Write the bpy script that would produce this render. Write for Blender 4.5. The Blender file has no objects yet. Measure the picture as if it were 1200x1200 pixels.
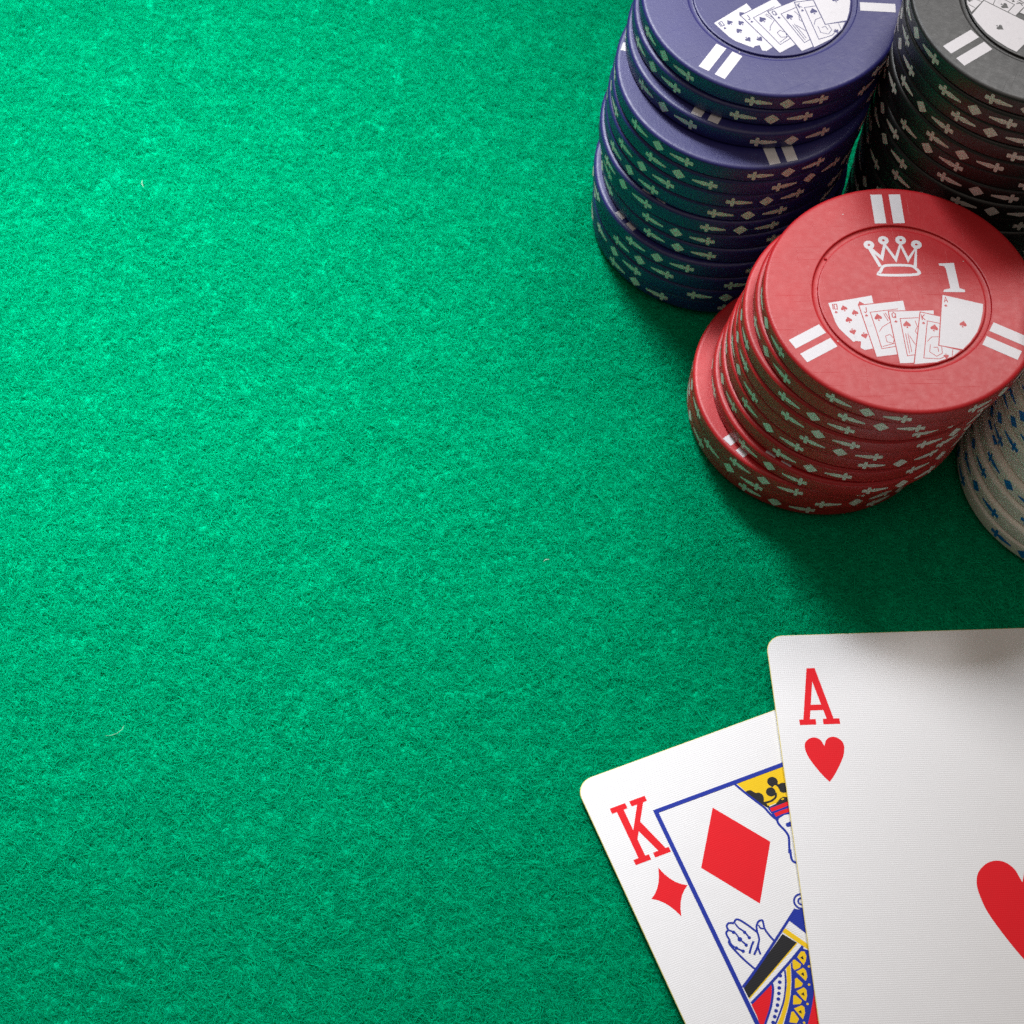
import bpy, math
import numpy as np
from mathutils import Vector, Matrix
from mathutils.geometry import tessellate_polygon

MM = 0.001
scene = bpy.context.scene
C = scene.collection

# ------------------------------------------------------------------ camera
cam_data = bpy.data.cameras.new('camera')
cam = bpy.data.objects.new('camera', cam_data)
C.objects.link(cam)
cam.location = (0.0, 0.0, 0.28867)
cam.rotation_euler = (math.radians(90 - 60.322), 0, 0)
cam_data.sensor_fit = 'HORIZONTAL'
cam_data.sensor_width = 36.0
cam_data.lens = 36.0 * 2490.75 / 1200.0
cam_data.shift_x = 0.125
cam_data.clip_start = 0.005
cam_data.clip_end = 20.0
cam_data.dof.use_dof = True
cam_data.dof.focus_distance = 0.309
cam_data.dof.aperture_fstop = 50.0
scene.camera = cam

# ------------------------------------------------------------------ world and lamps
world = bpy.data.worlds.new('World')
scene.world = world
world.use_nodes = True
bg = world.node_tree.nodes['Background']
bg.inputs['Color'].default_value = (1.0, 0.88, 0.75, 1)
bg.inputs['Strength'].default_value = 0.09

def area_lamp(name, loc, aim, size, watts, colour, spread=180):
    d = bpy.data.lights.new(name, 'AREA')
    d.shape = 'RECTANGLE'
    d.size, d.size_y = size
    d.energy = watts
    d.color = colour
    d.spread = math.radians(spread)
    o = bpy.data.objects.new(name, d)
    C.objects.link(o)
    o.location = loc
    o.rotation_euler = (Vector(aim) - Vector(loc)).to_track_quat('-Z', 'Y').to_euler()
    return o

area_lamp('window_light', (-0.10, 0.48, 0.45), (-0.055, 0.212, 0.0), (0.13, 0.12), 0.345, (0.93, 0.965, 1.0), 33)
area_lamp('side_lamp', (0.23, 0.49, 0.54), (0.07, 0.17, 0.0), (0.16, 0.14), 0.18, (1.0, 0.98, 0.96), 60)
area_lamp('overhead_fill', (0.02, 0.14, 0.85), (0.02, 0.14, 0.0), (0.8, 0.8), 1.5, (1.0, 0.86, 0.72))  # added warm fill from overhead, standing in for ceiling bounce to lift the shadows

vs = scene.view_settings
vs.view_transform = 'Standard'
vs.look = 'None'
vs.exposure = 0.0
vs.gamma = 1.0
vs.use_curve_mapping = False
scene.cycles.use_denoising = False
scene.cycles.use_adaptive_sampling = False
scene.cycles.use_light_tree = False
scene.cycles.sampling_pattern = 'BLUE_NOISE'
world.cycles.sampling_method = 'NONE'

# ------------------------------------------------------------------ materials
def new_mat(name):
    m = bpy.data.materials.new(name)
    m.use_nodes = True
    nt = m.node_tree
    return m, nt, nt.nodes['Principled BSDF']

def node(nt, kind, **inputs):
    n = nt.nodes.new(kind)
    for k, v in inputs.items():
        n.inputs[k].default_value = v
    return n

def plastic(name, colour, rough=0.46, spec=0.62):
    """matte moulded plastic: fine grain, faint scuffs, slightly uneven gloss"""
    m, nt, b = new_mat(name)
    tc = node(nt, 'ShaderNodeTexCoord')
    n1 = node(nt, 'ShaderNodeTexNoise', Scale=2600.0, Detail=3.0, Roughness=0.6)
    n2 = node(nt, 'ShaderNodeTexNoise', Scale=160.0, Detail=5.0, Roughness=0.6)
    n3 = node(nt, 'ShaderNodeTexNoise', Scale=900.0, Detail=2.0)
    for n in (n1, n2, n3):
        nt.links.new(tc.outputs['Object'], n.inputs['Vector'])
    mix = nt.nodes.new('ShaderNodeMix'); mix.data_type = 'RGBA'
    mix.inputs['A'].default_value = tuple(c * 0.86 for c in colour) + (1,)
    mix.inputs['B'].default_value = tuple(min(1, c * 1.12 + 0.002) for c in colour) + (1,)
    nt.links.new(n2.outputs['Fac'], mix.inputs['Factor'])
    nt.links.new(mix.outputs['Result'], b.inputs['Base Color'])
    mr = node(nt, 'ShaderNodeMapRange')
    mr.inputs['To Min'].default_value = rough - 0.07
    mr.inputs['To Max'].default_value = rough + 0.09
    nt.links.new(n3.outputs['Fac'], mr.inputs['Value'])
    nt.links.new(mr.outputs['Result'], b.inputs['Roughness'])
    b.inputs['Specular IOR Level'].default_value = spec
    # fine scratches in two directions, and a few specks of dust
    total = n1.outputs['Fac']
    for k, (sx, sy, rz) in enumerate(((90.0, 5200.0, 0.5), (5600.0, 110.0, 0.9), (70.0, 4300.0, 1.9))):
        mp = nt.nodes.new('ShaderNodeMapping')
        mp.inputs['Scale'].default_value = (sx, sy, 300.0)
        mp.inputs['Rotation'].default_value = (0, 0, rz)
        nt.links.new(tc.outputs['Object'], mp.inputs['Vector'])
        ns = node(nt, 'ShaderNodeTexNoise', Scale=1.0, Detail=1.0)
        nt.links.new(mp.outputs['Vector'], ns.inputs['Vector'])
        cut = nt.nodes.new('ShaderNodeMapRange')
        cut.inputs['From Min'].default_value = 0.70; cut.inputs['From Max'].default_value = 0.78
        cut.inputs['To Min'].default_value = 0.0; cut.inputs['To Max'].default_value = -0.5
        nt.links.new(ns.outputs['Fac'], cut.inputs['Value'])
        ad = nt.nodes.new('ShaderNodeMath'); ad.operation = 'ADD'
        nt.links.new(total, ad.inputs[0]); nt.links.new(cut.outputs['Result'], ad.inputs[1])
        total = ad.outputs[0]
    vo = node(nt, 'ShaderNodeTexVoronoi', Scale=300.0)
    nt.links.new(tc.outputs['Object'], vo.inputs['Vector'])
    near = nt.nodes.new('ShaderNodeMath'); near.operation = 'LESS_THAN'; near.inputs[1].default_value = 0.035
    nt.links.new(vo.outputs['Distance'], near.inputs[0])
    sep = nt.nodes.new('ShaderNodeSeparateColor')
    nt.links.new(vo.outputs['Color'], sep.inputs[0])
    few = nt.nodes.new('ShaderNodeMath'); few.operation = 'GREATER_THAN'; few.inputs[1].default_value = 0.72
    nt.links.new(sep.outputs[0], few.inputs[0])
    both = nt.nodes.new('ShaderNodeMath'); both.operation = 'MULTIPLY'
    nt.links.new(near.outputs[0], both.inputs[0]); nt.links.new(few.outputs[0], both.inputs[1])
    dust = nt.nodes.new('ShaderNodeMix'); dust.data_type = 'RGBA'
    dust.inputs['B'].default_value = (0.45, 0.42, 0.40, 1)
    nt.links.new(both.outputs[0], dust.inputs['Factor'])
    nt.links.new(mix.outputs['Result'], dust.inputs['A'])
    nt.links.new(dust.outputs['Result'], b.inputs['Base Color'])
    bump = node(nt, 'ShaderNodeBump', Strength=0.34, Distance=0.00006)
    nt.links.new(total, bump.inputs['Height'])
    nt.links.new(bump.outputs['Normal'], b.inputs['Normal'])
    return m

def ink(name, colour, rough=0.5, grain=2200.0, var=0.1, wear=0.45):
    m, nt, b = new_mat(name)
    tc = node(nt, 'ShaderNodeTexCoord')
    n1 = node(nt, 'ShaderNodeTexNoise', Scale=grain, Detail=3.0, Roughness=0.7)
    nt.links.new(tc.outputs['Object'], n1.inputs['Vector'])
    mix = nt.nodes.new('ShaderNodeMix'); mix.data_type = 'RGBA'
    mix.inputs['A'].default_value = tuple(c * (1 - var) for c in colour) + (1,)
    mix.inputs['B'].default_value = tuple(min(1, c * (1 + var)) for c in colour) + (1,)
    nt.links.new(n1.outputs['Fac'], mix.inputs['Factor'])
    n2 = node(nt, 'ShaderNodeTexNoise', Scale=grain * 0.35, Detail=5.0, Roughness=0.75)
    gi = nt.nodes.new('ShaderNodeObjectInfo')          # every mark is worn a little differently
    off = nt.nodes.new('ShaderNodeVectorMath'); off.operation = 'ADD'
    nt.links.new(tc.outputs['Object'], off.inputs[0]); nt.links.new(gi.outputs['Random'], off.inputs[1])
    nt.links.new(off.outputs[0], n2.inputs['Vector'])
    cut = nt.nodes.new('ShaderNodeMapRange')
    cut.inputs['From Min'].default_value = 0.60; cut.inputs['From Max'].default_value = 0.74
    cut.inputs['To Max'].default_value = wear
    nt.links.new(n2.outputs['Fac'], cut.inputs['Value'])
    worn = nt.nodes.new('ShaderNodeMix'); worn.data_type = 'RGBA'
    worn.inputs['B'].default_value = tuple(c * 0.35 for c in colour) + (1,)
    nt.links.new(cut.outputs['Result'], worn.inputs['Factor'])
    nt.links.new(mix.outputs['Result'], worn.inputs['A'])
    nt.links.new(worn.outputs['Result'], b.inputs['Base Color'])
    b.inputs['Roughness'].default_value = rough
    return m

def linen(name, colour, rough=0.38, depth=0.000012, spec=0.5):
    """coated card stock with the pressed linen weave of a playing card"""
    m, nt, b = new_mat(name)
    tc = node(nt, 'ShaderNodeTexCoord')
    heights = []
    for axis in ('X', 'Y'):
        w = node(nt, 'ShaderNodeTexWave', Scale=1.0, Distortion=0.9, Detail=1.5)
        w.inputs['Detail Scale'].default_value = 1.0
        w.wave_type = 'BANDS'; w.bands_direction = axis
        mp = nt.nodes.new('ShaderNodeMapping')
        k = 2 * math.pi / (0.00031 * 20.0)          # one thread each 0.31 mm
        mp.inputs['Scale'].default_value = (k, k, k)
        nt.links.new(tc.outputs['Object'], mp.inputs['Vector'])
        nt.links.new(mp.outputs['Vector'], w.inputs['Vector'])
        heights.append(w.outputs['Fac'])
    nz = node(nt, 'ShaderNodeTexNoise', Scale=420.0, Detail=4.0)
    nt.links.new(tc.outputs['Object'], nz.inputs['Vector'])
    mul = nt.nodes.new('ShaderNodeMath'); mul.operation = 'ADD'
    nt.links.new(heights[0], mul.inputs[0]); nt.links.new(heights[1], mul.inputs[1])
    fade = nt.nodes.new('ShaderNodeMath'); fade.operation = 'MULTIPLY'
    nt.links.new(mul.outputs[0], fade.inputs[0]); nt.links.new(nz.outputs['Fac'], fade.inputs[1])
    bump = node(nt, 'ShaderNodeBump', Strength=1.0, Distance=depth)
    nt.links.new(fade.outputs[0], bump.inputs['Height'])
    nt.links.new(bump.outputs['Normal'], b.inputs['Normal'])
    mix = nt.nodes.new('ShaderNodeMix'); mix.data_type = 'RGBA'
    mix.inputs['A'].default_value = tuple(c * 0.95 for c in colour) + (1,)
    mix.inputs['B'].default_value = tuple(min(1, c * 1.03) for c in colour) + (1,)
    nt.links.new(nz.outputs['Fac'], mix.inputs['Factor'])
    nt.links.new(mix.outputs['Result'], b.inputs['Base Color'])
    b.inputs['Roughness'].default_value = rough
    b.inputs['Specular IOR Level'].default_value = spec
    return m

PLASTIC = {
    'red': plastic('red chip plastic', (0.48, 0.009, 0.015), 0.44, 0.50),
    'blue': plastic('navy chip plastic', (0.014, 0.012, 0.135), 0.46, 0.66),
    'black': plastic('black chip plastic', (0.006, 0.006, 0.007), 0.46, 0.70),
    'white': plastic('white chip plastic', (0.90, 0.86, 0.79)),
}
WHITE_INK = ink('white chip ink', (0.70, 0.68, 0.72), 0.5, 2200.0, 0.08, 0.22)
PALE_INK = ink('pale edge ink', (0.78, 0.72, 0.69), 0.6)
BLUE_INK = ink('blue edge ink', (0.004, 0.19, 0.60), 0.5)
CARD = linen('card stock', (0.80, 0.80, 0.825), 0.45, 0.000026, 0.3)
CARD_EDGE = ink('card edge paper', (0.86, 0.74, 0.30), 0.7, 2200.0, 0.03, 0.0)
CARD_INK = {
    'red': linen('card red ink', (0.76, 0.001, 0.010), 0.55, 0.000012, 0.18),
    'blue': linen('card blue ink', (0.006, 0.026, 0.34), 0.55, 0.000012, 0.18),
    'yellow': linen('card yellow ink', (0.86, 0.56, 0.002), 0.55, 0.000012, 0.18),
    'black': linen('card black ink', (0.006, 0.006, 0.009), 0.55, 0.000012, 0.22),
    'white': CARD,
}

# ------------------------------------------------------------------ mesh helpers
def mesh_obj(name, verts, faces, mats, parent=None, face_mats=None, smooth=None):
    me = bpy.data.meshes.new(name)
    me.from_pydata([tuple(v) for v in verts], [], faces)
    for m in mats:
        me.materials.append(m)
    if face_mats is not None:
        me.polygons.foreach_set('material_index', face_mats)
    if smooth is not None:
        me.polygons.foreach_set('use_smooth', [True] * len(me.polygons))
        me.set_sharp_from_angle(angle=math.radians(smooth))
    me.update()
    o = bpy.data.objects.new(name, me)
    C.objects.link(o)
    if parent is not None:
        o.parent = parent
    return o

def tag(o, label, category, group=None):
    o['label'] = label
    o['category'] = category
    if group:
        o['group'] = group

class Print:
    """flat ink shapes; each new shape lies a hair above the one before it"""
    def __init__(self, z0, step=0.0005):
        self.v, self.f, self.m, self.z, self.step = [], [], [], z0, step
        self.mats = []
    def _mat(self, mat):
        if mat not in self.mats:
            self.mats.append(mat)
        return self.mats.index(mat)
    def poly(self, mat, pts):
        self.z += self.step
        b = len(self.v)
        self.v += [(x, y, self.z) for x, y in pts]
        for t in tessellate_polygon([[Vector((x, y, 0)) for x, y in pts]]):
            a, bb, c = (Vector(pts[i]) for i in t)
            if (bb - a).cross(c - a) < 0:
                t = (t[0], t[2], t[1])
            self.f.append(tuple(b + i for i in t)); self.m.append(self._mat(mat))
    def stroke(self, mat, pts, w, closed=False):
        self.z += self.step
        P = [Vector(q) for q in pts]
        n = len(P)
        L, R = [], []
        for i in range(n):
            a = P[i - 1] if (i > 0 or closed) else None
            c = P[(i + 1) % n] if (i < n - 1 or closed) else None
            d1 = (P[i] - a).normalized() if a is not None else None
            d2 = (c - P[i]).normalized() if c is not None else None
            if d1 is None: d1 = d2
            if d2 is None: d2 = d1
            t = d1 + d2
            t = t.normalized() if t.length > 1e-6 else d1
            nrm = Vector((-t.y, t.x))
            k = 1.0 / max(0.45, nrm.dot(Vector((-d1.y, d1.x))))
            L.append(P[i] + nrm * (w / 2 * k)); R.append(P[i] - nrm * (w / 2 * k))
        b = len(self.v)
        for l, r in zip(L, R):
            self.v += [(l.x, l.y, self.z), (r.x, r.y, self.z)]
        mi = self._mat(mat)
        for i in range(n if closed else n - 1):
            j = (i + 1) % n
            self.f.append((b + 2 * i, b + 2 * i + 1, b + 2 * j + 1, b + 2 * j)); self.m.append(mi)
    def dot(self, mat, c, r, n=20):
        self.poly(mat, [(c[0] + r * math.cos(2 * math.pi * i / n), c[1] + r * math.sin(2 * math.pi * i / n)) for i in range(n)])
    def ring(self, mat, c, r1, r0, n=28):
        m = (r1 + r0) / 2
        self.stroke(mat, [(c[0] + m * math.cos(2 * math.pi * i / n), c[1] + m * math.sin(2 * math.pi * i / n)) for i in range(n)], r1 - r0, True)
    def build(self, name, parent):
        return mesh_obj(name, [(x * MM, y * MM, z * MM) for x, y, z in self.v], self.f, self.mats, parent, self.m)

def curve_pts(pts, n=6, closed=False):
    """Catmull-Rom through the points"""
    P = [Vector(q) for q in pts]
    out = []
    N = len(P)
    segs = N if closed else N - 1
    for i in range(segs):
        p1, p2 = P[i], P[(i + 1) % N]
        p0 = P[i - 1] if (closed or i > 0) else p1
        p3 = P[(i + 2) % N] if (closed or i + 2 < N) else p2
        for k in range(n):
            t = k / n
            q = 0.5 * ((2 * p1) + (p2 - p0) * t + (2 * p0 - 5 * p1 + 4 * p2 - p3) * t * t + (3 * p1 - p0 - 3 * p2 + p3) * t ** 3)
            out.append((q.x, q.y))
    if not closed:
        out.append(tuple(P[-1]))
    return out

# outlines of the printed artwork, in mm on the card and on the chip face
KING_FIGURE = [
 ('p','yellow',[[22.0,8.56],[29.79,8.67],[28.42,13.36],[24.69,13.4],[24.23,13.23],[23.43,11.79],[22.62,10.06]],None),
 ('p','black',[[22.62,10.2],[23.07,10.12],[23.48,10.27],[23.72,10.62],[23.94,10.88],[24.43,11.01],[24.76,11.45],[24.72,12.0],[24.41,12.59],[24.81,13.17],[24.95,13.72],[24.49,13.54],[23.94,12.69],[23.28,11.52]],None),
 ('d','black',[[26.99,10.2]],0.78),
 ('d','black',[[26.06,11.55]],0.72),
 ('d','black',[[28.05,11.61]],0.8),
 ('p','black',[[26.62,10.6],[27.38,10.75],[27.84,10.93],[27.48,11.93],[27.07,11.91],[27.2,10.82],[26.73,10.93],[26.39,11.08]],None),
 ('s','black',[[26.67,11.9],[26.37,12.5],[25.68,12.79],[24.98,12.81],[24.28,12.71]],0.28),
 ('s','yellow',[[24.7,13.16],[25.49,13.18],[26.31,12.9],[26.93,12.43],[27.22,11.68],[27.11,11.0],[26.8,11.02]],0.26),
 ('p','black',[[24.62,13.55],[25.89,13.47],[26.83,12.96],[27.44,12.84],[28.08,13.22],[27.9,13.86],[26.45,13.73],[24.91,13.8]],None),
 ('s','yellow',[[27.06,12.36],[27.48,12.75],[28.28,13.09]],0.24),
 ('p','yellow',[[26.94,13.08],[27.32,13.03],[27.38,13.25],[27.03,13.26]],None),
 ('p','blue',[[24.52,13.62],[24.98,13.66],[27.93,13.8],[27.42,15.65],[26.28,15.45],[25.37,15.64],[24.97,16.04],[24.85,15.58]],None),
 ('s','red',[[24.81,14.04],[26.0,14.08],[27.74,14.04]],0.52),
 ('s','red',[[25.04,14.98],[26.12,14.94],[27.49,15.02]],0.5),
 ('s','blue',[[21.67,8.48],[22.51,10.3],[23.43,12.07],[24.13,13.44],[24.35,14.23],[24.63,15.07],[24.94,15.73],[24.91,16.23],[25.02,16.76],[25.27,17.49],[25.42,18.24],[25.3,18.96],[24.37,20.96]],0.3),
 ('s','blue',[[24.75,20.47],[24.32,21.64],[24.35,22.27],[24.91,22.84]],0.3),
 ('d','blue',[[26.13,17.0]],0.34),
 ('p','blue',[[26.3,16.67],[27.06,16.64],[26.8,17.45],[26.04,17.32]],None),
 ('p','blue',[[21.44,28.73],[19.86,29.92],[21.33,32.66],[22.07,33.13],[23.27,30.38],[22.52,29.24]],None),
 ('p','white',[[19.71,30.19],[21.33,32.81],[21.84,33.6],[21.48,34.31],[21.01,33.56],[19.0,30.67]],None),
 ('p','yellow',[[18.86,30.73],[20.88,34.08],[21.28,34.7],[20.93,35.4],[20.56,34.83],[18.21,31.04]],None),
 ('p','black',[[18.13,31.33],[19.44,33.19],[9.69,37.94],[9.64,36.41]],None),
 ('s','yellow',[[19.45,33.25],[9.71,38.02]],0.14),
 ('p','white',[[19.56,33.42],[19.86,34.0],[9.87,38.59],[9.74,38.11]],None),
 ('p','red',[[13.48,37.28],[9.62,38.89],[9.64,40.5],[9.47,41.69],[9.45,42.41],[9.68,42.49],[10.31,41.84],[11.73,40.4],[12.88,38.66]],None),
 ('s','blue',[[13.65,36.94],[13.46,37.78],[12.97,38.69],[11.97,40.13],[10.48,41.72],[9.61,42.65]],0.3),
 ('p','white',[[14.07,37.07],[15.91,36.3],[15.29,37.76],[14.01,39.82],[12.36,41.55],[10.69,43.06],[9.81,42.72],[11.76,40.77],[13.07,39.1],[13.77,37.9]],None),
 ('d','blue',[[15.16,36.64]],0.27),
 ('d','blue',[[14.68,37.43]],0.27),
 ('d','blue',[[14.25,38.14]],0.27),
 ('d','blue',[[13.86,38.82]],0.27),
 ('d','blue',[[13.44,39.51]],0.27),
 ('d','blue',[[12.95,40.23]],0.27),
 ('d','blue',[[12.41,40.88]],0.27),
 ('d','blue',[[11.88,41.54]],0.27),
 ('d','blue',[[11.31,42.19]],0.27),
 ('d','blue',[[10.76,42.73]],0.27),
 ('s','blue',[[16.1,36.14],[15.42,37.81],[14.13,39.87],[12.43,41.66],[10.84,43.12]],0.22),
 ('p','yellow',[[16.42,35.94],[17.24,35.65],[16.18,37.92],[15.22,39.56],[14.18,40.98],[11.85,43.51],[11.05,43.2],[12.75,41.69],[14.26,39.92],[15.5,38.02]],None),
 ('p','blue',[[17.29,35.62],[19.71,34.09],[20.73,35.05],[21.2,35.6],[19.33,40.05],[16.49,45.3],[12.0,43.57],[14.24,41.0],[15.39,39.44],[16.25,37.94]],None),
 ('p','red',[[19.56,37.56],[19.2,39.26],[18.48,41.73],[17.11,45.54],[15.13,44.77],[16.83,42.72],[18.32,40.57]],None),
 ('s','blue',[[19.79,36.54],[19.02,39.01],[17.96,40.98],[16.47,42.95],[14.94,44.7]],0.2),
 ('p','yellow',[[18.53,35.09],[19.39,34.53],[19.87,34.71],[19.82,35.44],[19.38,36.05],[18.88,36.41]],None),
 ('p','yellow',[[17.46,36.9],[18.65,36.75],[18.82,37.28],[18.59,38.11],[18.12,38.57]],None),
 ('p','yellow',[[16.27,39.38],[17.47,39.29],[17.65,39.76],[17.34,40.56],[16.83,41.13],[16.6,40.73]],None),
 ('p','yellow',[[14.86,41.46],[16.03,41.44],[16.29,41.79],[16.0,42.59],[15.33,43.27]],None),
 ('p','yellow',[[17.73,35.23],[18.08,35.29],[18.58,36.22],[18.23,36.59],[17.35,36.62],[17.29,36.22]],None),
 ('p','yellow',[[16.87,37.74],[17.18,37.71],[17.58,38.75],[17.22,39.05],[16.24,38.97]],None),
 ('p','yellow',[[15.58,39.81],[15.9,39.82],[16.38,40.92],[15.95,41.22],[14.98,40.92]],None),
 ('p','yellow',[[14.28,41.78],[14.63,41.81],[14.85,43.05],[14.27,43.47],[13.41,42.96]],None),
 ('p','yellow',[[13.43,43.67],[14.7,43.71],[14.55,44.37],[13.55,44.16]],None),
 ('p','black',[[18.88,35.32],[19.36,35.2],[19.22,35.78]],None),
 ('p','black',[[17.91,37.44],[18.38,37.33],[18.24,37.9]],None),
 ('p','black',[[16.67,39.99],[17.14,39.88],[17.0,40.45]],None),
 ('p','black',[[15.21,42.1],[15.67,41.99],[15.54,42.55]],None),
 ('d','yellow',[[19.47,36.88]],0.17),
 ('d','yellow',[[18.32,39.2]],0.17),
 ('d','yellow',[[16.89,41.57]],0.17),
 ('d','yellow',[[15.27,43.75]],0.17),
 ('s','blue',[[21.46,28.7],[16.66,31.89],[12.43,34.59],[9.61,36.23]],0.34),
 ('s','blue',[[20.01,33.94],[17.2,35.36],[13.08,37.27],[9.7,38.71]],0.34),
 ('r','blue',[[22.78,28.03]],[1.22, 0.94]),
 ('r','blue',[[22.78,28.03]],[0.62, 0.36]),
 ('s','blue',[[12.32,34.55],[11.47,32.74],[10.87,31.1],[10.6,30.17],[10.58,29.68],[10.83,29.46]],0.25),
 ('s','blue',[[10.83,29.46],[10.75,28.77],[10.87,28.29],[11.29,28.11]],0.25),
 ('s','blue',[[11.29,28.11],[11.31,27.52],[11.77,27.2],[12.45,27.5]],0.25),
 ('s','blue',[[12.45,27.5],[12.81,27.15],[13.29,27.24],[14.08,28.32],[14.94,29.86]],0.25),
 ('s','blue',[[14.94,29.86],[15.21,29.02],[15.79,28.49],[16.33,28.51],[16.29,29.02],[16.13,29.75],[16.28,30.75],[16.6,31.87]],0.25),
 ('s','blue',[[11.29,28.11],[11.98,28.79],[12.22,29.84],[12.73,31.03]],0.2),
 ('d','blue',[[12.2,29.89]],0.33),
 ('d','blue',[[11.82,28.65]],0.24),
 ('d','blue',[[12.66,30.95]],0.24),
 ('s','blue',[[12.57,27.55],[12.77,28.32],[13.29,29.18],[13.55,30.26]],0.2),
 ('d','blue',[[13.27,29.22]],0.24),
 ('d','blue',[[13.54,30.14]],0.24),
 ('s','blue',[[10.83,29.46],[10.77,30.13],[11.24,30.9],[12.02,31.73]],0.2),
 ('d','blue',[[11.21,30.85]],0.24),
 ('d','blue',[[11.89,31.6]],0.24),
 ('s','blue',[[13.88,30.82],[13.24,31.41],[12.56,32.23]],0.26),
 ('s','blue',[[14.38,31.38],[13.79,32.0],[13.08,32.62]],0.26),
 ('s','blue',[[14.94,29.86],[14.73,30.86],[14.11,31.75],[13.95,32.9]],0.24),
 ('s','blue',[[15.56,28.93],[15.63,29.48],[16.17,29.76]],0.18),
]
CHIP_PRINT = {"crown_lines":[[[-3.56,8.76],[-2.4,5.44]],[[-3.48,8.76],[-1.99,6.95],[-1.26,9.41],[0.02,6.66],[1.05,9.41],[1.82,6.59],[3.28,8.76],[2.68,5.3]]],
 "crown_base":[[-2.51,3.94],[-2.43,4.65],[-1.96,5.44],[-0.97,5.65],[1.64,5.58],[2.6,5.15],[2.78,3.97]],
 "crown_balls":[[-3.58,9.37],[-1.35,10.17],[1.2,10.17],[3.41,9.34]],
 "one":[[6.19,5.87],[8.44,5.94],[8.59,1.41],[9.33,1.13],[9.3,0.7],[6.16,0.78],[6.3,1.16],[7.26,1.41],[7.12,4.79],[6.94,5.37],[6.23,5.51]],
 "ten":[[-10.79,-0.95],[-4.34,0.29],[-3.9,-8.63],[-6.52,-9.19],[-7.08,-8.81],[-6.87,-7.72],[-7.63,-7.6],[-7.97,-7.78],[-8.81,-6.69],[-9.75,-5.4],[-10.16,-4.28]],
 "jack":[[-6.35,-1.47],[0.09,-0.68],[0.67,-9.65],[-4.95,-10.37]],
 "queen":[[-2.23,-2.58],[4.27,-2.47],[3.3,-11.4],[-1.79,-11.52]],
 "king":[[2.34,-2.79],[5.08,-3.6],[4.89,-8.37],[7.09,-9.45],[5.9,-10.42],[3.43,-11.39],[0.25,-11.7]],
 "ace":[[5.96,0.24],[11.57,-1.47],[11.32,-2.79],[10.69,-4.75],[9.98,-6.3],[8.67,-8.06],[7.48,-9.27],[4.23,-8.5]],
 "pips":[[-8.62,-1.92],[-7.14,-2.73],[-8.2,-3.96],[-7.84,-5.99],[-6.24,-6.69],[-6.11,-1.26],[-3.89,-3.57],[0.08,-4.88],[3.93,-5.53],[8.17,-4.95],[4.94,-10.42]],
 "small_pips":[[-9.83,-2.58],[-5.53,-3.23],[-1.43,-4.35],[2.51,-4.67],[6.15,-1.66]],
 "letters":[[-9.88,-1.6],[-5.6,-2.26],[-1.59,-3.23],[2.6,-3.65],[6.29,-0.6]],
 "lines":[[[-0.88,-2.13],[-4.93,-2.66],[-4.47,-5.78],[-4.05,-9.01],[-2.02,-8.63]],[[1.94,-3.7],[-0.76,-3.83],[-0.68,-7.08],[-0.58,-10.29],[0.51,-10.11]],[[4.82,-4.75],[3.1,-4.28],[2.38,-7.6],[1.71,-10.68],[3.92,-10.88],[4.6,-10.55]],[[-4.03,-6.04],[-3.51,-5.27],[-2.34,-4.48]],[[-3.26,-6.82],[-2.59,-6.56],[-2.04,-7.34],[-2.34,-8.11],[-3.17,-7.85],[-3.26,-6.82]],[[-3.02,-2.92],[-2.53,-4.22]],[[-2.79,-2.79],[-2.28,-3.96]],[[-3.9,-8.63],[-2.13,-8.11]],[[-0.32,-6.43],[-0.21,-9.91]],[[-0.0,-6.43],[0.14,-9.65]],[[1.34,-4.22],[1.54,-5.27],[1.12,-6.04],[1.45,-6.82]],[[0.16,-6.82],[0.83,-8.37]],[[2.6,-7.85],[3.34,-7.08],[4.41,-7.08]],[[2.96,-8.37],[2.69,-9.65],[3.56,-10.42],[4.47,-9.91],[4.53,-8.63]],[[3.33,-8.88],[3.97,-8.88],[3.97,-9.65]],[[4.23,-8.5],[4.84,-8.75],[7.09,-9.45]],[[6.05,-9.27],[5.8,-10.37]]],
 "pin":[[-10.5,7.31]]}

# ------------------------------------------------------------------ felt table top
rng = np.random.default_rng(7)

_waves = [(rng.normal(0, 1), rng.normal(0, 1), rng.uniform(0, 6.28), wl, am)
          for wl, am in ((95, 0.30), (70, 0.24), (48, 0.18), (38, 0.14), (27, 0.09), (21, 0.07), (15, 0.045), (11, 0.035), (8, 0.018), (6, 0.012), (4.5, 0.009), (3.4, 0.006))
          for _ in range(2)]
def felt_height(x, y):
    """gentle unevenness of the cloth, mm; waves run mostly across the picture"""
    h = np.zeros_like(x)
    for dx, dy, ph, wl, am in _waves:
        l = math.hypot(dx * 0.6, dy) + 1e-6
        h = h + am * np.sin((dx * 0.6 * x + dy * y) / l * 2 * math.pi / wl + ph)
    return -1.0 + 0.42 * h

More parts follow.
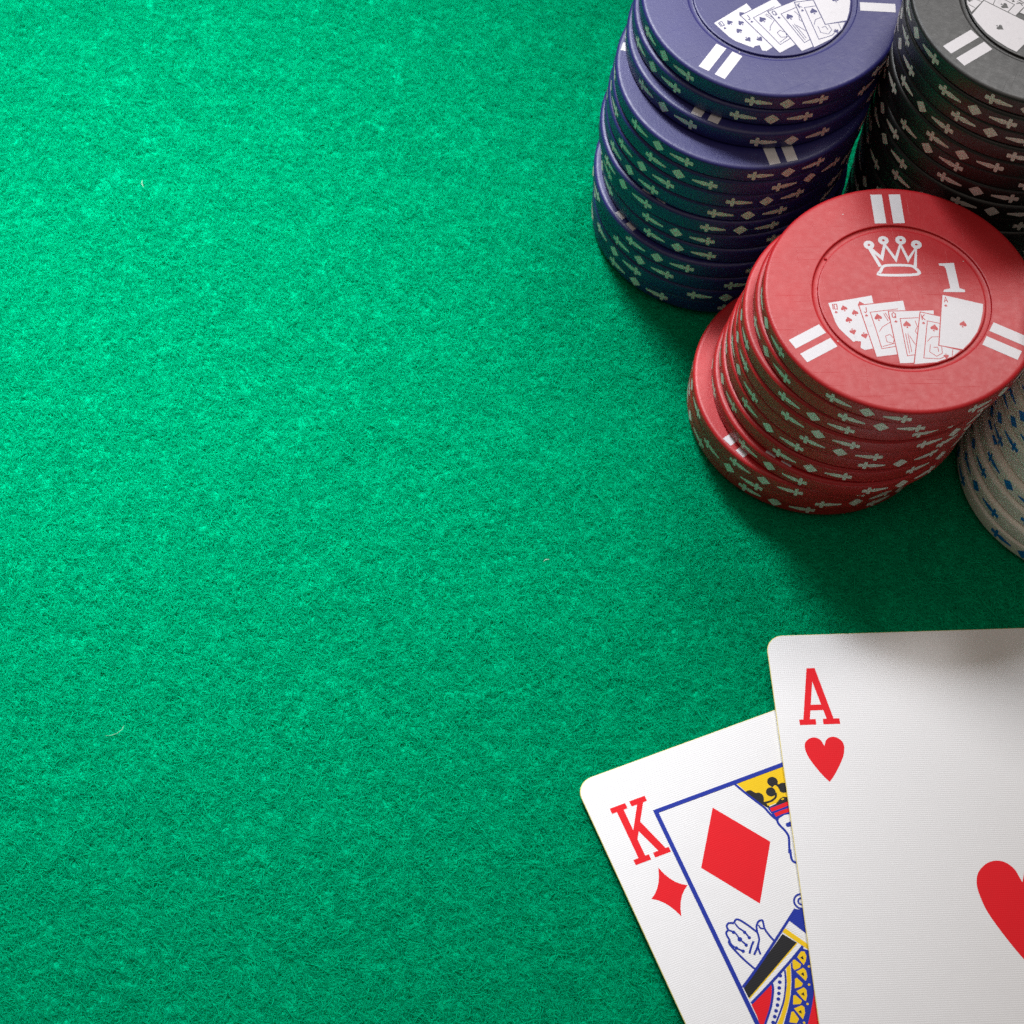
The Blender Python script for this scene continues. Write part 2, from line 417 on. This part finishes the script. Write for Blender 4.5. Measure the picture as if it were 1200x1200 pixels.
def felt_material(name, colour, fibre):
    m, nt, b = new_mat(name)
    tc = node(nt, 'ShaderNodeTexCoord')
    mix = nt.nodes.new('ShaderNodeMix'); mix.data_type = 'RGBA'
    mix.inputs['A'].default_value = tuple(c * 0.62 for c in colour) + (1,)
    mix.inputs['B'].default_value = tuple(c * 1.25 for c in colour) + (1,)
    if fibre:
        hi = nt.nodes.new('ShaderNodeHairInfo')
        nt.links.new(hi.outputs['Random'], mix.inputs['Factor'])
    else:
        n1 = node(nt, 'ShaderNodeTexNoise', Scale=700.0, Detail=6.0, Roughness=0.7, Distortion=0.6)
        nt.links.new(tc.outputs['Object'], n1.inputs['Vector'])
        nt.links.new(n1.outputs['Fac'], mix.inputs['Factor'])
        bump = node(nt, 'ShaderNodeBump', Strength=0.7, Distance=0.0004)
        nt.links.new(n1.outputs['Fac'], bump.inputs['Height'])
        nt.links.new(bump.outputs['Normal'], b.inputs['Normal'])
    nt.links.new(mix.outputs['Result'], b.inputs['Base Color'])
    b.inputs['Roughness'].default_value = 0.85
    b.inputs['Specular IOR Level'].default_value = 0.0
    if fibre:
        tr = nt.nodes.new('ShaderNodeBsdfTranslucent')
        nt.links.new(mix.outputs['Result'], tr.inputs['Color'])
        ms = node(nt, 'ShaderNodeMixShader', Fac=0.25)
        nt.links.new(b.outputs[0], ms.inputs[1]); nt.links.new(tr.outputs[0], ms.inputs[2])
        nt.links.new(ms.outputs[0], nt.nodes['Material Output'].inputs['Surface'])
    else:
        pass
    return m

FELT = (0.0, 0.485, 0.240)
gx = np.concatenate([np.linspace(-900, -125, 8)[:-1], np.linspace(-125, 175, 241), np.linspace(175, 950, 8)[1:]])
gy = np.concatenate([np.linspace(-500, 40, 6)[:-1], np.linspace(40, 340, 241), np.linspace(340, 1400, 9)[1:]])
X, Y = np.meshgrid(gx, gy)
Z = felt_height(X, Y) - 0.55
verts = np.stack([X, Y, Z], -1).reshape(-1, 3) * MM
nx, ny = len(gx), len(gy)
idx = np.arange(nx * ny).reshape(ny, nx)
faces = np.stack([idx[:-1, :-1], idx[:-1, 1:], idx[1:, 1:], idx[1:, :-1]], -1).reshape(-1, 4).tolist()
felt = mesh_obj('table_felt', verts.tolist(), faces, [felt_material('green felt', FELT, False)], None, None, 180)
felt['kind'] = 'structure'
felt['label'] = 'green wool felt covering the card table'

# the nap: short tangled wool fibres, far too many to count
NF = 560000
xs = rng.uniform(-92, 150, NF * 3); ys = rng.uniform(62, 305, NF * 3)
clump = np.zeros_like(xs)                       # the wool lies in small tufts with dark pits between
for k in range(14):
    th, wl = rng.uniform(0, math.pi), rng.uniform(0.35, 1.2)
    clump += np.sin((np.cos(th) * xs + 1.3 * np.sin(th) * ys) * 2 * math.pi / wl + rng.uniform(0, 6.28))
keep = np.nonzero(rng.random(NF * 3) < 1 / (1 + np.exp(-0.5 * clump)))[0][:NF]
x0, y0 = xs[keep], ys[keep]
ang = np.where(rng.random(NF) < 0.55, rng.normal(0, 0.6, NF), rng.uniform(-math.pi, math.pi, NF)) + math.pi * (rng.random(NF) < 0.5)
length = rng.gamma(3.0, 0.50, NF) + 0.6
curl = rng.normal(0, 0.75, NF)
NP = 5
pos = np.zeros((NF, NP, 3))
px, py, a = x0.copy(), y0.copy(), ang.copy()
rise = np.minimum(np.abs(rng.normal(0, 0.19, NF)) + 0.05, 0.6)
base = rng.uniform(-0.50, 0.0, NF)
end = rng.random(NF) < 0.12                      # loose ends stand up
for k in range(NP):
    t = k / (NP - 1)
    arch = np.where(end, t ** 1.5, np.sin(math.pi * t))
    pos[:, k, 0] = px; pos[:, k, 1] = py
    pos[:, k, 2] = np.minimum(felt_height(px, py) + base + rise * arch, -0.05)
    px = px + np.cos(a) * length / (NP - 1); py = py + np.sin(a) * length / (NP - 1)
    a = a + curl * 0.5 + rng.normal(0, 0.35, NF)
hc = bpy.data.hair_curves.new('felt_nap')
hc.add_curves([NP] * NF)
hc.attributes['position'].data.foreach_set('vector', (pos * MM).astype(np.float32).ravel())
rad = hc.attributes.get('radius') or hc.attributes.new('radius', 'FLOAT', 'POINT')
w = rng.uniform(0.020, 0.042, NF)[:, None] * np.array([0.8, 1.0, 1.0, 0.9, 0.45])[None]
rad.data.foreach_set('value', (w * MM).astype(np.float32).ravel())
hc.materials.append(felt_material('green wool fibre', FELT, True))
nap = bpy.data.objects.new('felt_nap', hc)
C.objects.link(nap)
nap.parent = felt
nap['kind'] = 'stuff'
nap['label'] = 'tangled green wool nap of the felt'

# ------------------------------------------------------------------ poker chips
CHIP_T = 3.32
R_CHIP = 20.0
def chip_profile():
    th = CHIP_T - 0.05
    zi = th - 0.06
    pr = [(0.0, zi), (6.0, zi), (11.8, zi), (11.97, zi), (12.07, zi - 0.05), (12.16, th - 0.42), (12.30, th - 0.46), (12.72, th - 0.40), (12.86, th - 0.34), (12.95, th - 0.06), (13.04, th - 0.006), (13.14, th), (16.0, th), (19.2, th), (19.35, th - 0.002)]
    for k in range(1, 6):
        t = k / 5 * math.pi / 2
        pr.append((19.35 + 0.65 * math.sin(t), th - 0.55 * (1 - math.cos(t))))
    pr.append((20.0, th * 0.5))
    for k in range(0, 6):
        t = k / 5 * math.pi / 2
        pr.append((19.35 + 0.65 * math.cos(t), 0.55 * (1 - math.sin(t))))
    pr += [(13.0, 0.0), (12.8, 0.3), (0.0, 0.3)]
    return pr

def chip_mesh(mat, name):
    pr = chip_profile()
    n = 112
    v, f = [], []
    rows = []
    for r, z in pr:
        if r == 0:
            rows.append([len(v)]); v.append((0, 0, z * MM))
        else:
            rows.append(list(range(len(v), len(v) + n)))
            v += [(r * MM * math.cos(2 * math.pi * i / n), r * MM * math.sin(2 * math.pi * i / n), z * MM) for i in range(n)]
    for A, B in zip(rows[:-1], rows[1:]):
        for i in range(n):
            j = (i + 1) % n
            if len(A) == 1: f.append((A[0], B[i], B[j]))
            elif len(B) == 1: f.append((A[i], B[0], A[j]))
            else: f.append((A[i], B[i], B[j], A[j]))
    me = bpy.data.meshes.new(name)
    me.from_pydata(v, [], f)
    me.materials.append(mat)
    me.polygons.foreach_set('use_smooth', [True] * len(f))
    me.set_sharp_from_angle(angle=math.radians(32))
    return me

# half-heights along a long-stemmed club and a diamond, both in mm along the edge
CLUB = [(s * 0.95, h * 0.88) for s, h in [(-2.15, 0.30), (-2.05, 0.50), (-1.62, 0.46), (-1.50, 0.38), (-1.36, 0.42), (-1.34, 0.95), (-1.22, 1.12), (-0.88, 1.10), (-0.78, 0.90), (-0.76, 0.40), (-0.60, 0.36), (-0.30, 0.52), (0.10, 0.54), (0.60, 0.44), (1.20, 0.34), (1.80, 0.24), (2.10, 0.20)]]
DIAMOND = [(-1.12, 0.03), (-0.55, 0.62), (0.0, 1.08), (0.55, 0.62), (1.12, 0.03)]
def mark_mesh(mat, name, prof):
    """one printed mark wrapped on the chip's edge, centred on angle 0"""
    v, f = [], []
    r = R_CHIP + 0.025
    zc = (CHIP_T - 0.05) / 2
    for s, h in prof:
        a = s / R_CHIP
        for z in (zc - h, zc + h):
            v.append((r * MM * math.cos(a), r * MM * math.sin(a), z * MM))
    for i in range(len(prof) - 1):
        f.append((2 * i, 2 * i + 2, 2 * i + 3, 2 * i + 1))
    me = bpy.data.meshes.new(name)
    me.from_pydata(v, [], f)
    me.materials.append(mat)
    return me

TOP_Z = CHIP_T - 0.05
def stripe_mesh(mat, name, r1):
    """one printed bar on the rim, beside the axis at angle 90"""
    me = bpy.data.meshes.new(name)
    me.from_pydata([(x * MM, y * MM, (TOP_Z + 0.02) * MM) for x, y in ((-0.85, 13.25), (0.85, 13.25), (0.85, r1), (-0.85, r1))], [], [(0, 1, 2, 3)])
    me.materials.append(mat)
    return me

def spade(c, s, rot=0.0):
    base = [(0, 1.15), (0.35, 0.65), (0.8, 0.2), (0.95, -0.2), (0.75, -0.55), (0.35, -0.55), (0.1, -0.35), (0.12, -0.7), (0.3, -1.0), (-0.3, -1.0), (-0.12, -0.7), (-0.1, -0.35), (-0.35, -0.55), (-0.75, -0.55), (-0.95, -0.2), (-0.8, 0.2), (-0.35, 0.65)]
    cs, sn = math.cos(rot), math.sin(rot)
    return [(c[0] + s * (x * cs - y * sn), c[1] + s * (x * sn + y * cs)) for x, y in base]

def inlay_prints(chip, base, white, numeral):
    D = CHIP_PRINT
    z = TOP_Z - 0.06 + 0.012
    p = Print(z)
    for l in D['crown_lines']:
        p.stroke(white, l, 0.50)
    p.stroke(white, curve_pts(D['crown_base'], 4, True), 0.46, True)
    for c in D['crown_balls']:
        p.ring(white, c, 0.78, 0.20)
    p.build('crown_print', chip)
    if numeral:
        p = Print(z)
        p.poly(white, D['one'])
        p.build('numeral_print', chip)
    p = Print(z)
    tilt = [0.19, 0.12, 0.0, -0.25, -0.28]
    for i, nm in enumerate(('ten', 'jack', 'queen', 'king', 'ace')):
        q = D[nm]
        if i:
            p.stroke(base, q, 0.30, True)
        p.poly(white, q)
        if i == 0:
            for k in (0, 1, 2): p.poly(base, spade(D['pips'][k], 0.52, tilt[0]))
            for k in (3, 4): p.poly(base, spade(D['pips'][k], 0.52, tilt[0] + math.pi))
            p.poly(base, spade(D['pips'][5], 0.52, tilt[0]))
        elif i < 4:
            p.poly(base, spade(D['pips'][5 + i], 0.60, tilt[i]))
            p.stroke(base, D['lines'][i - 1], 0.12)
        else:
            p.poly(base, spade(D['pips'][9], 0.56, tilt[4]))
        p.poly(base, spade(D['small_pips'][i], 0.24, tilt[i]))
        c = D['letters'][i]; s = 0.40
        G = {'ten': [[(-.8, 1), (-.8, -1)], [(-.3, .9), (-.3, -.9), (.7, -.9), (.7, .9), (-.3, .9)]], 'jack': [[(.4, 1), (.4, -.6), (0, -1), (-.5, -.6)]],
             'queen': [[(-.6, .6), (-.6, -.6), (0, -.95), (.6, -.6), (.6, .6), (0, .95), (-.6, .6)], [(.1, -.4), (.7, -1)]],
             'king': [[(-.5, 1), (-.5, -1)], [(.6, 1), (-.4, .05), (.6, -1)]], 'ace': [[(-.6, -1), (0, 1), (.6, -1)], [(-.35, -.35), (.35, -.35)]]}[nm]
        for l in G:
            p.stroke(base, [(c[0] + s * x, c[1] + s * 1.2 * y) for x, y in l], 0.14)
        if i in (1, 2, 3):
            for l in D['lines'][{1: slice(3, 8), 2: slice(8, 12), 3: slice(12, 17)}[i]]:
                p.stroke(base, l, 0.10)
            if i == 3:
                p.poly(base, spade(D['pips'][10], 0.42, math.pi))
    p.build('card_fan_print', chip)

CHIP_DATA = {}
for colour in ('red', 'blue', 'black', 'white'):
    edge_ink = BLUE_INK if colour == 'white' else PALE_INK
    CHIP_DATA[colour] = (chip_mesh(PLASTIC[colour], colour + ' poker chip'),
                         mark_mesh(edge_ink, colour + ' chip diamond', DIAMOND),
                         mark_mesh(edge_ink, colour + ' chip club', CLUB),
                         mark_mesh(edge_ink, colour + ' chip club turned', [(-s, h) for s, h in reversed(CLUB)]),
                         stripe_mesh(BLUE_INK if colour == 'white' else WHITE_INK, colour + ' chip stripe', 18.6),
                         stripe_mesh(BLUE_INK if colour == 'white' else WHITE_INK, colour + ' chip long stripe', 19.25))

ORD = ['top', 'second', 'third', 'fourth', 'fifth', 'sixth', 'seventh', 'eighth', 'ninth', 'tenth', 'eleventh', 'twelfth', 'thirteenth', 'fourteenth', 'fifteenth', 'sixteenth', 'seventeenth', 'eighteenth']
def chip(colour, x, y, level, face_deg, edge_deg, label, group, top=False):
    """one chip; level counts chips below it"""
    body, diamond, club, club_turned, stripe, long_stripe = CHIP_DATA[colour]
    if not top:
        stripe = long_stripe
    o = bpy.data.objects.new('poker_chip', body)
    C.objects.link(o)
    o.location = (x * MM, y * MM, level * CHIP_T * MM)
    o.rotation_euler = (0, 0, math.radians(face_deg))
    tag(o, label, 'poker chip', group)
    def part(name, data, deg, off=0.0):
        c = bpy.data.objects.new(name, data)
        C.objects.link(c)
        c.parent = o
        a = math.radians(deg)
        c.rotation_euler = (0, 0, a)
        c.location = (off * MM * math.cos(a), off * MM * math.sin(a), 0)
    for k in range(6):
        a = edge_deg - face_deg + 60 * k
        part('diamond_mark', diamond, a)
        part('club_mark', club, a - 12.2)
        part('club_mark', club_turned, a + 12.2)
    for k in range(3):
        part('rim_stripe', stripe, 120 * k, 1.37)
        part('rim_stripe', stripe, 120 * k, -1.37)
    return o

def pin_mark(o, mat):
    """ejector-pin dot and the two short seams beside it in the groove"""
    v, f = [], []
    def blob(cx, cy, r, h):
        n = 10; b = len(v)
        for k, (rr, zz) in enumerate(((1, 0), (0.75, 0.7), (0.3, 1.0))):
            v.extend([((cx + r * rr * math.cos(2 * math.pi * i / n)) * MM, (cy + r * rr * math.sin(2 * math.pi * i / n)) * MM, (TOP_Z - 0.42 + h * zz) * MM) for i in range(n)])
        for k in range(2):
            for i in range(n):
                j = (i + 1) % n
                f.append((b + k * n + i, b + k * n + j, b + (k + 1) * n + j, b + (k + 1) * n + i))
        f.append(tuple(range(b + 2 * n, b + 3 * n)))
    blob(-10.2, 7.15, 0.26, 0.22)
    mesh_obj('pin_mark', v, f, [mat], o, None, 60)

BLUE = [  # x, y (mm), face angle, edge-print angle, from the top down
    (59.12, 228.65, 26, -88), (58.36, 228.5, 70, -91), (57.58, 226.87, 31, -79), (55.94, 223.1, 73, -75), (55.7, 223.1, 10, -62), (55.4, 223.2, 95, -80), (55.3, 223.3, 50, -86.6),
    (54.7, 223.0, 20, -87), (55.3, 222.9, 80, -117), (55.6, 222.6, 48, -116), (54.56, 222.03, 5, -122), (55.0, 221.9, 66, -132), (55.0, 221.9, 38, -148), (55.2, 222.2, 88, -133)]
for i, (x, y, fa, ea) in enumerate(BLUE):
    lab = 'top chip of the navy blue stack, its face printed with a white card fan' if i == 0 else \
          'bottom chip of the navy blue stack, resting on the felt' if i == len(BLUE) - 1 else \
          'navy blue chip, %s from the top of the blue stack' % ORD[i]
    o = chip('blue', x, y, len(BLUE) - 1 - i, fa, ea, lab, 'navy blue chips in the tall stack', i == 0)
    if i == 0:
        inlay_prints(o, PLASTIC['blue'], WHITE_INK, False)

RED = [(75.06, 179.66, 0.8, -110), (74.45, 180.2, 40, -100.4), (73.2, 181.0, 30, -123.6), (73.0, 180.9, 20, -119), (72.8, 181.5, 60, -106.8), (72.43, 182.05, 100, -78), (71.9, 181.9, 30, -113.5),
       (71.1, 181.5, 23.3, -129), (68.4, 182.5, 9.9, -121), (68.5, 183.0, 50, -138), (68.7, 183.8, 70, -113)]
for i, (x, y, fa, ea) in enumerate(RED):
    lab = 'top red chip showing a white crown, a numeral one and a card fan' if i == 0 else \
          'bottom chip of the red stack, resting on the felt' if i == len(RED) - 1 else \
          'red chip, %s from the top of the red stack' % ORD[i]
    o = chip('red', x, y, len(RED) - 1 - i, fa, ea, lab, 'red chips in the front stack', i == 0)
    if i == 0:
        inlay_prints(o, PLASTIC['red'], WHITE_INK, True)
        pin_mark(o, PLASTIC['red'])

BLACK = [(95.7, 215.3, -115, -166), (95.6, 215.2, 20, -126), (95.8, 215.5, 60, -117), (95.9, 215.3, 90, -90), (95.6, 215.6, 10, -124), (95.9, 215.9, 45, -140), (95.7, 216.0, 75, -113),
         (95.7, 215.8, 30, -104), (95.6, 216.2, 100, -134), (95.9, 216.0, 55, -120), (95.7, 216.3, 15, -140), (96.0, 216.1, 80, -110), (95.8, 216.4, 35, -128), (96.1, 216.5, 65, -150),
         (95.9, 216.2, 20, -115), (96.2, 216.6, 85, -135), (96.0, 216.4, 40, -100), (96.2, 216.5, 5, -125)]
for i, (x, y, fa, ea) in enumerate(BLACK):
    lab = 'top chip of the black stack, its grey sheen face printed with an ace' if i == 0 else \
          'bottom chip of the black stack, hidden behind the red stack' if i == len(BLACK) - 1 else \
          'black chip, %s from the top of the black stack' % ORD[i]
    o = chip('black', x, y, len(BLACK) - 1 - i, fa, ea, lab, 'black chips in the corner stack', i == 0)
    if i == 0:
        inlay_prints(o, PLASTIC['black'], WHITE_INK, False)

WHITE = [(110.6, 171.8, 20, 172), (110.8, 171.9, 75, -164), (111.2, 172.4, 40, -179), (111.7, 172.6, 95, -150), (112.6, 173.0, 15, 178), (112.3, 173.2, 60, -172), (112.6, 173.0, 33, -164.5),
         (112.4, 173.3, 80, -160), (112.9, 173.4, 50, -176), (113.1, 173.2, 10, -150), (113.0, 173.5, 70, -168), (113.3, 173.4, 25, -140), (113.2, 173.6, 45, -170)]
for i, (x, y, fa, ea) in enumerate(WHITE):
    lab = 'bottom chip of the white stack, resting on the felt at the right edge' if i == 0 else \
          'topmost chip of the white stack with blue edge marks' if i == len(WHITE) - 1 else \
          'white chip with blue edge marks, %s from the bottom of the white stack' % ORD[i]
    o = chip('white', x, y, i, fa, ea, lab, 'white chips in the stack at the right edge')

# ------------------------------------------------------------------ playing cards
CW, CH, CR, CT = 63.0, 88.0, 2.6, 0.30
def card_body(name):
    """card with rounded corners; local origin is its top left corner, x right, y up, face at z = CT"""
    out = []
    for cx, cy, a0 in ((CW - CR, -CR, 0), (CR, -CR, 90), (CR, -CH + CR, 180), (CW - CR, -CH + CR, 270)):
        for k in range(9):
            a = math.radians(a0 + 90 * k / 8)
            out.append((cx + CR * math.cos(a), cy + CR * math.sin(a)))
    n = len(out)
    v, f, mi = [], [], []
    def inset(d):
        return [(x + (CW / 2 - x) * d / (CW / 2), y + (-CH / 2 - y) * d / (CH / 2)) for x, y in out]
    rings = [(inset(0.05), 0.0), (out, 0.05), (out, CT - 0.07), (inset(0.09), CT)]
    for pts, z in rings:
        v += [(x * MM, y * MM, z * MM) for x, y in pts]
    for k in range(3):
        for i in range(n):
            j = (i + 1) % n
            f.append((k * n + i, k * n + j, (k + 1) * n + j, (k + 1) * n + i)); mi.append(1)
    f.append(tuple(range(3 * n, 4 * n))); mi.append(0)
    f.append(tuple(reversed(range(n)))); mi.append(0)
    return mesh_obj(name, v, f, [CARD, CARD_EDGE], None, mi)

def both_ends(card, name, fn):
    """draw the upper half, then the same half turned round"""
    for tr in (lambda pts: [(x, -y) for x, y in pts], lambda pts: [(CW - x, -(CH - y)) for x, y in pts]):
        p = Print(CT + 0.01)
        fn(p, tr)
        p.build(name, card)

HALF_HEART = [(0.0, 1.40), (0.12, 1.10), (0.35, 0.55), (0.85, 0.12), (1.45, 0.0), (2.1, 0.20), (2.68, 0.75), (2.88, 1.45), (2.80, 2.20), (2.5, 3.2), (1.7, 4.7), (0.8, 6.1), (0.0, 7.08)]
def heart(cx, top, w, h):
    s, t = w / 2.88, h / 7.08
    half = curve_pts([(x, y) for x, y in HALF_HEART], 4)
    return [(cx + x * s, top + y * t) for x, y in half] + [(cx - x * s, top + y * t) for x, y in reversed(half[1:-1])]

def place_card(o, corner, deg, z):
    o.location = (corner[0] * MM, corner[1] * MM, z * MM)
    o.rotation_euler = (0, 0, math.radians(deg))

# king of diamonds, underneath
king = card_body('playing_card')
tag(king, 'king of diamonds card lying partly under the ace', 'playing card')
place_card(king, (27.719, 118.924), 21.066, 0.02)
def king_index(p, tr):
    r = CARD_INK['red']
    for q in ([(3.15, 5.5), (5.6, 5.5), (5.6, 6.36), (3.15, 6.36)], [(6.26, 5.48), (8.7, 5.48), (8.7, 6.33), (6.26, 6.33)],
              [(3.12, 13.86), (5.55, 13.86), (5.55, 14.7), (3.12, 14.7)], [(6.2, 13.86), (8.67, 13.86), (8.67, 14.65), (6.2, 14.65)],
              [(3.92, 6.3), (4.98, 6.3), (4.98, 13.9), (3.92, 13.9)], [(7.15, 6.3), (8.12, 6.3), (4.95, 11.25), (4.9, 9.85)],
              [(5.62, 8.75), (6.25, 8.3), (8.2, 13.9), (7.05, 13.9), (5.55, 9.9)]):
        p.poly(r, tr(q))
both_ends(king, 'index_letter_print', king_index)
def arc_diamond(p, tr):
    c = [(5.97, 16.17), (8.76, 20.06), (5.97, 23.95), (3.1, 20.06)]
    m = [(7.05, 18.6), (7.05, 21.55), (4.8, 21.55), (4.8, 18.6)]
    pts = []
    for i in range(4):
        a, b, k = Vector(c[i]), Vector(c[(i + 1) % 4]), Vector(m[i])
        k = 2 * k - (a + b) / 2
        for t in (0, .2, .4, .6, .8):
            q = a * (1 - t) ** 2 + 2 * k * t * (1 - t) + b * t * t
            pts.append((q.x, q.y))
    p.poly(CARD_INK['red'], tr(pts))
def big_diamond(p, tr):
    p.poly(CARD_INK['red'], tr([(17.13, 10.7), (22.6, 18.4), (17.13, 26.2), (11.65, 18.4)]))
both_ends(king, 'index_diamond_print', arc_diamond)
both_ends(king, 'diamond_print', big_diamond)
def king_figure(p, tr):
    for kind, col, q, w in KING_FIGURE:
        m = CARD_INK[col]
        if kind == 'p': p.poly(m, tr(q))
        elif kind == 's': p.stroke(m, tr(curve_pts(q, 4) if len(q) > 2 else q), w * 1.12)
        elif kind == 'd': p.dot(m, tr(q)[0], w, 16)
        else: p.ring(m, tr(q)[0], w[0], w[1])
both_ends(king, 'king_figure_print', king_figure)
p = Print(CT + 0.06)
p.stroke(CARD_INK['blue'], [(9.2, -8.3), (CW - 9.2, -8.3), (CW - 9.2, -CH + 8.3), (9.2, -CH + 8.3)], 0.62, True)
p.build('frame_print', king)

# ace of hearts, on top
ace = card_body('playing_card')
tag(ace, 'ace of hearts card lying on top of the king', 'playing card')
place_card(ace, (57.526, 142.511), 2.021, 0.53)
def ace_index(p, tr):
    r = CARD_INK['red']
    for q in ([(3.28, 13.88), (5.72, 13.88), (5.72, 14.77), (3.28, 14.77)], [(6.78, 13.88), (9.25, 13.88), (9.25, 14.77), (6.78, 14.77)],
              [(5.48, 5.6), (6.08, 5.6), (6.08, 7.6), (4.88, 13.9), (3.9, 13.9)], [(6.05, 5.6), (6.7, 5.6), (8.4, 13.9), (7.36, 13.9), (6.02, 7.7)],
              [(5.3, 11.56), (7.0, 11.56), (7.1, 12.48), (5.1, 12.48)]):
        p.poly(r, tr(q))
both_ends(ace, 'index_letter_print', ace_index)
both_ends(ace, 'index_heart_print', lambda p, tr: p.poly(CARD_INK['red'], tr(heart(6.42, 16.8, 2.9, 7.08))))
p = Print(CT + 0.01)
p.poly(CARD_INK['red'], [(x, -y) for x, y in heart(31.6, 36.7, 6.52, 16.9)])
p.build('heart_print', ace)

# ------------------------------------------------------------------ specks of lint on the felt
def lint(points, r, label):
    v, f = [], []
    n = 6
    P = [Vector(q) for q in points]
    for i, c in enumerate(P):
        d = (P[min(i + 1, len(P) - 1)] - P[max(i - 1, 0)]).normalized()
        s = d.cross(Vector((0, 0, 1))).normalized(); u = s.cross(d)
        rr = r * (0.55 if i in (0, len(P) - 1) else 1.0)
        for k in range(n):
            a = 2 * math.pi * k / n
            q = c + (s * math.cos(a) + u * math.sin(a)) * rr
            v.append((q.x * MM, q.y * MM, q.z * MM))
    for i in range(len(P) - 1):
        for k in range(n):
            j = (k + 1) % n
            f.append((i * n + k, i * n + j, (i + 1) * n + j, (i + 1) * n + k))
    f.append(tuple(range(n))); f.append(tuple(reversed(range(len(v) - n, len(v)))))
    o = mesh_obj('lint_thread', v, f, [LINT], None, None, 60)
    tag(o, label, 'lint', 'pale lint threads on the felt')
LINT = ink('pale lint', (0.42, 0.58, 0.48), 0.8)
lint([(-41.2, 126.7, -0.35), (-40.4, 126.6, -0.1), (-39.4, 126.9, -0.02), (-38.7, 127.6, -0.05), (-38.5, 128.3, -0.3)], 0.028, 'curled pale lint thread on the felt, lower left')
lint([(-41.5, 230.2, -0.3), (-41.55, 229.4, -0.02), (-41.2, 228.8, -0.25)], 0.05, 'short pale lint thread on the felt, upper left')
lint([(24.6, 155.9, -0.25), (25.0, 156.1, -0.02), (25.5, 156.2, -0.25)], 0.055, 'tiny pale lint speck on the felt near the middle')
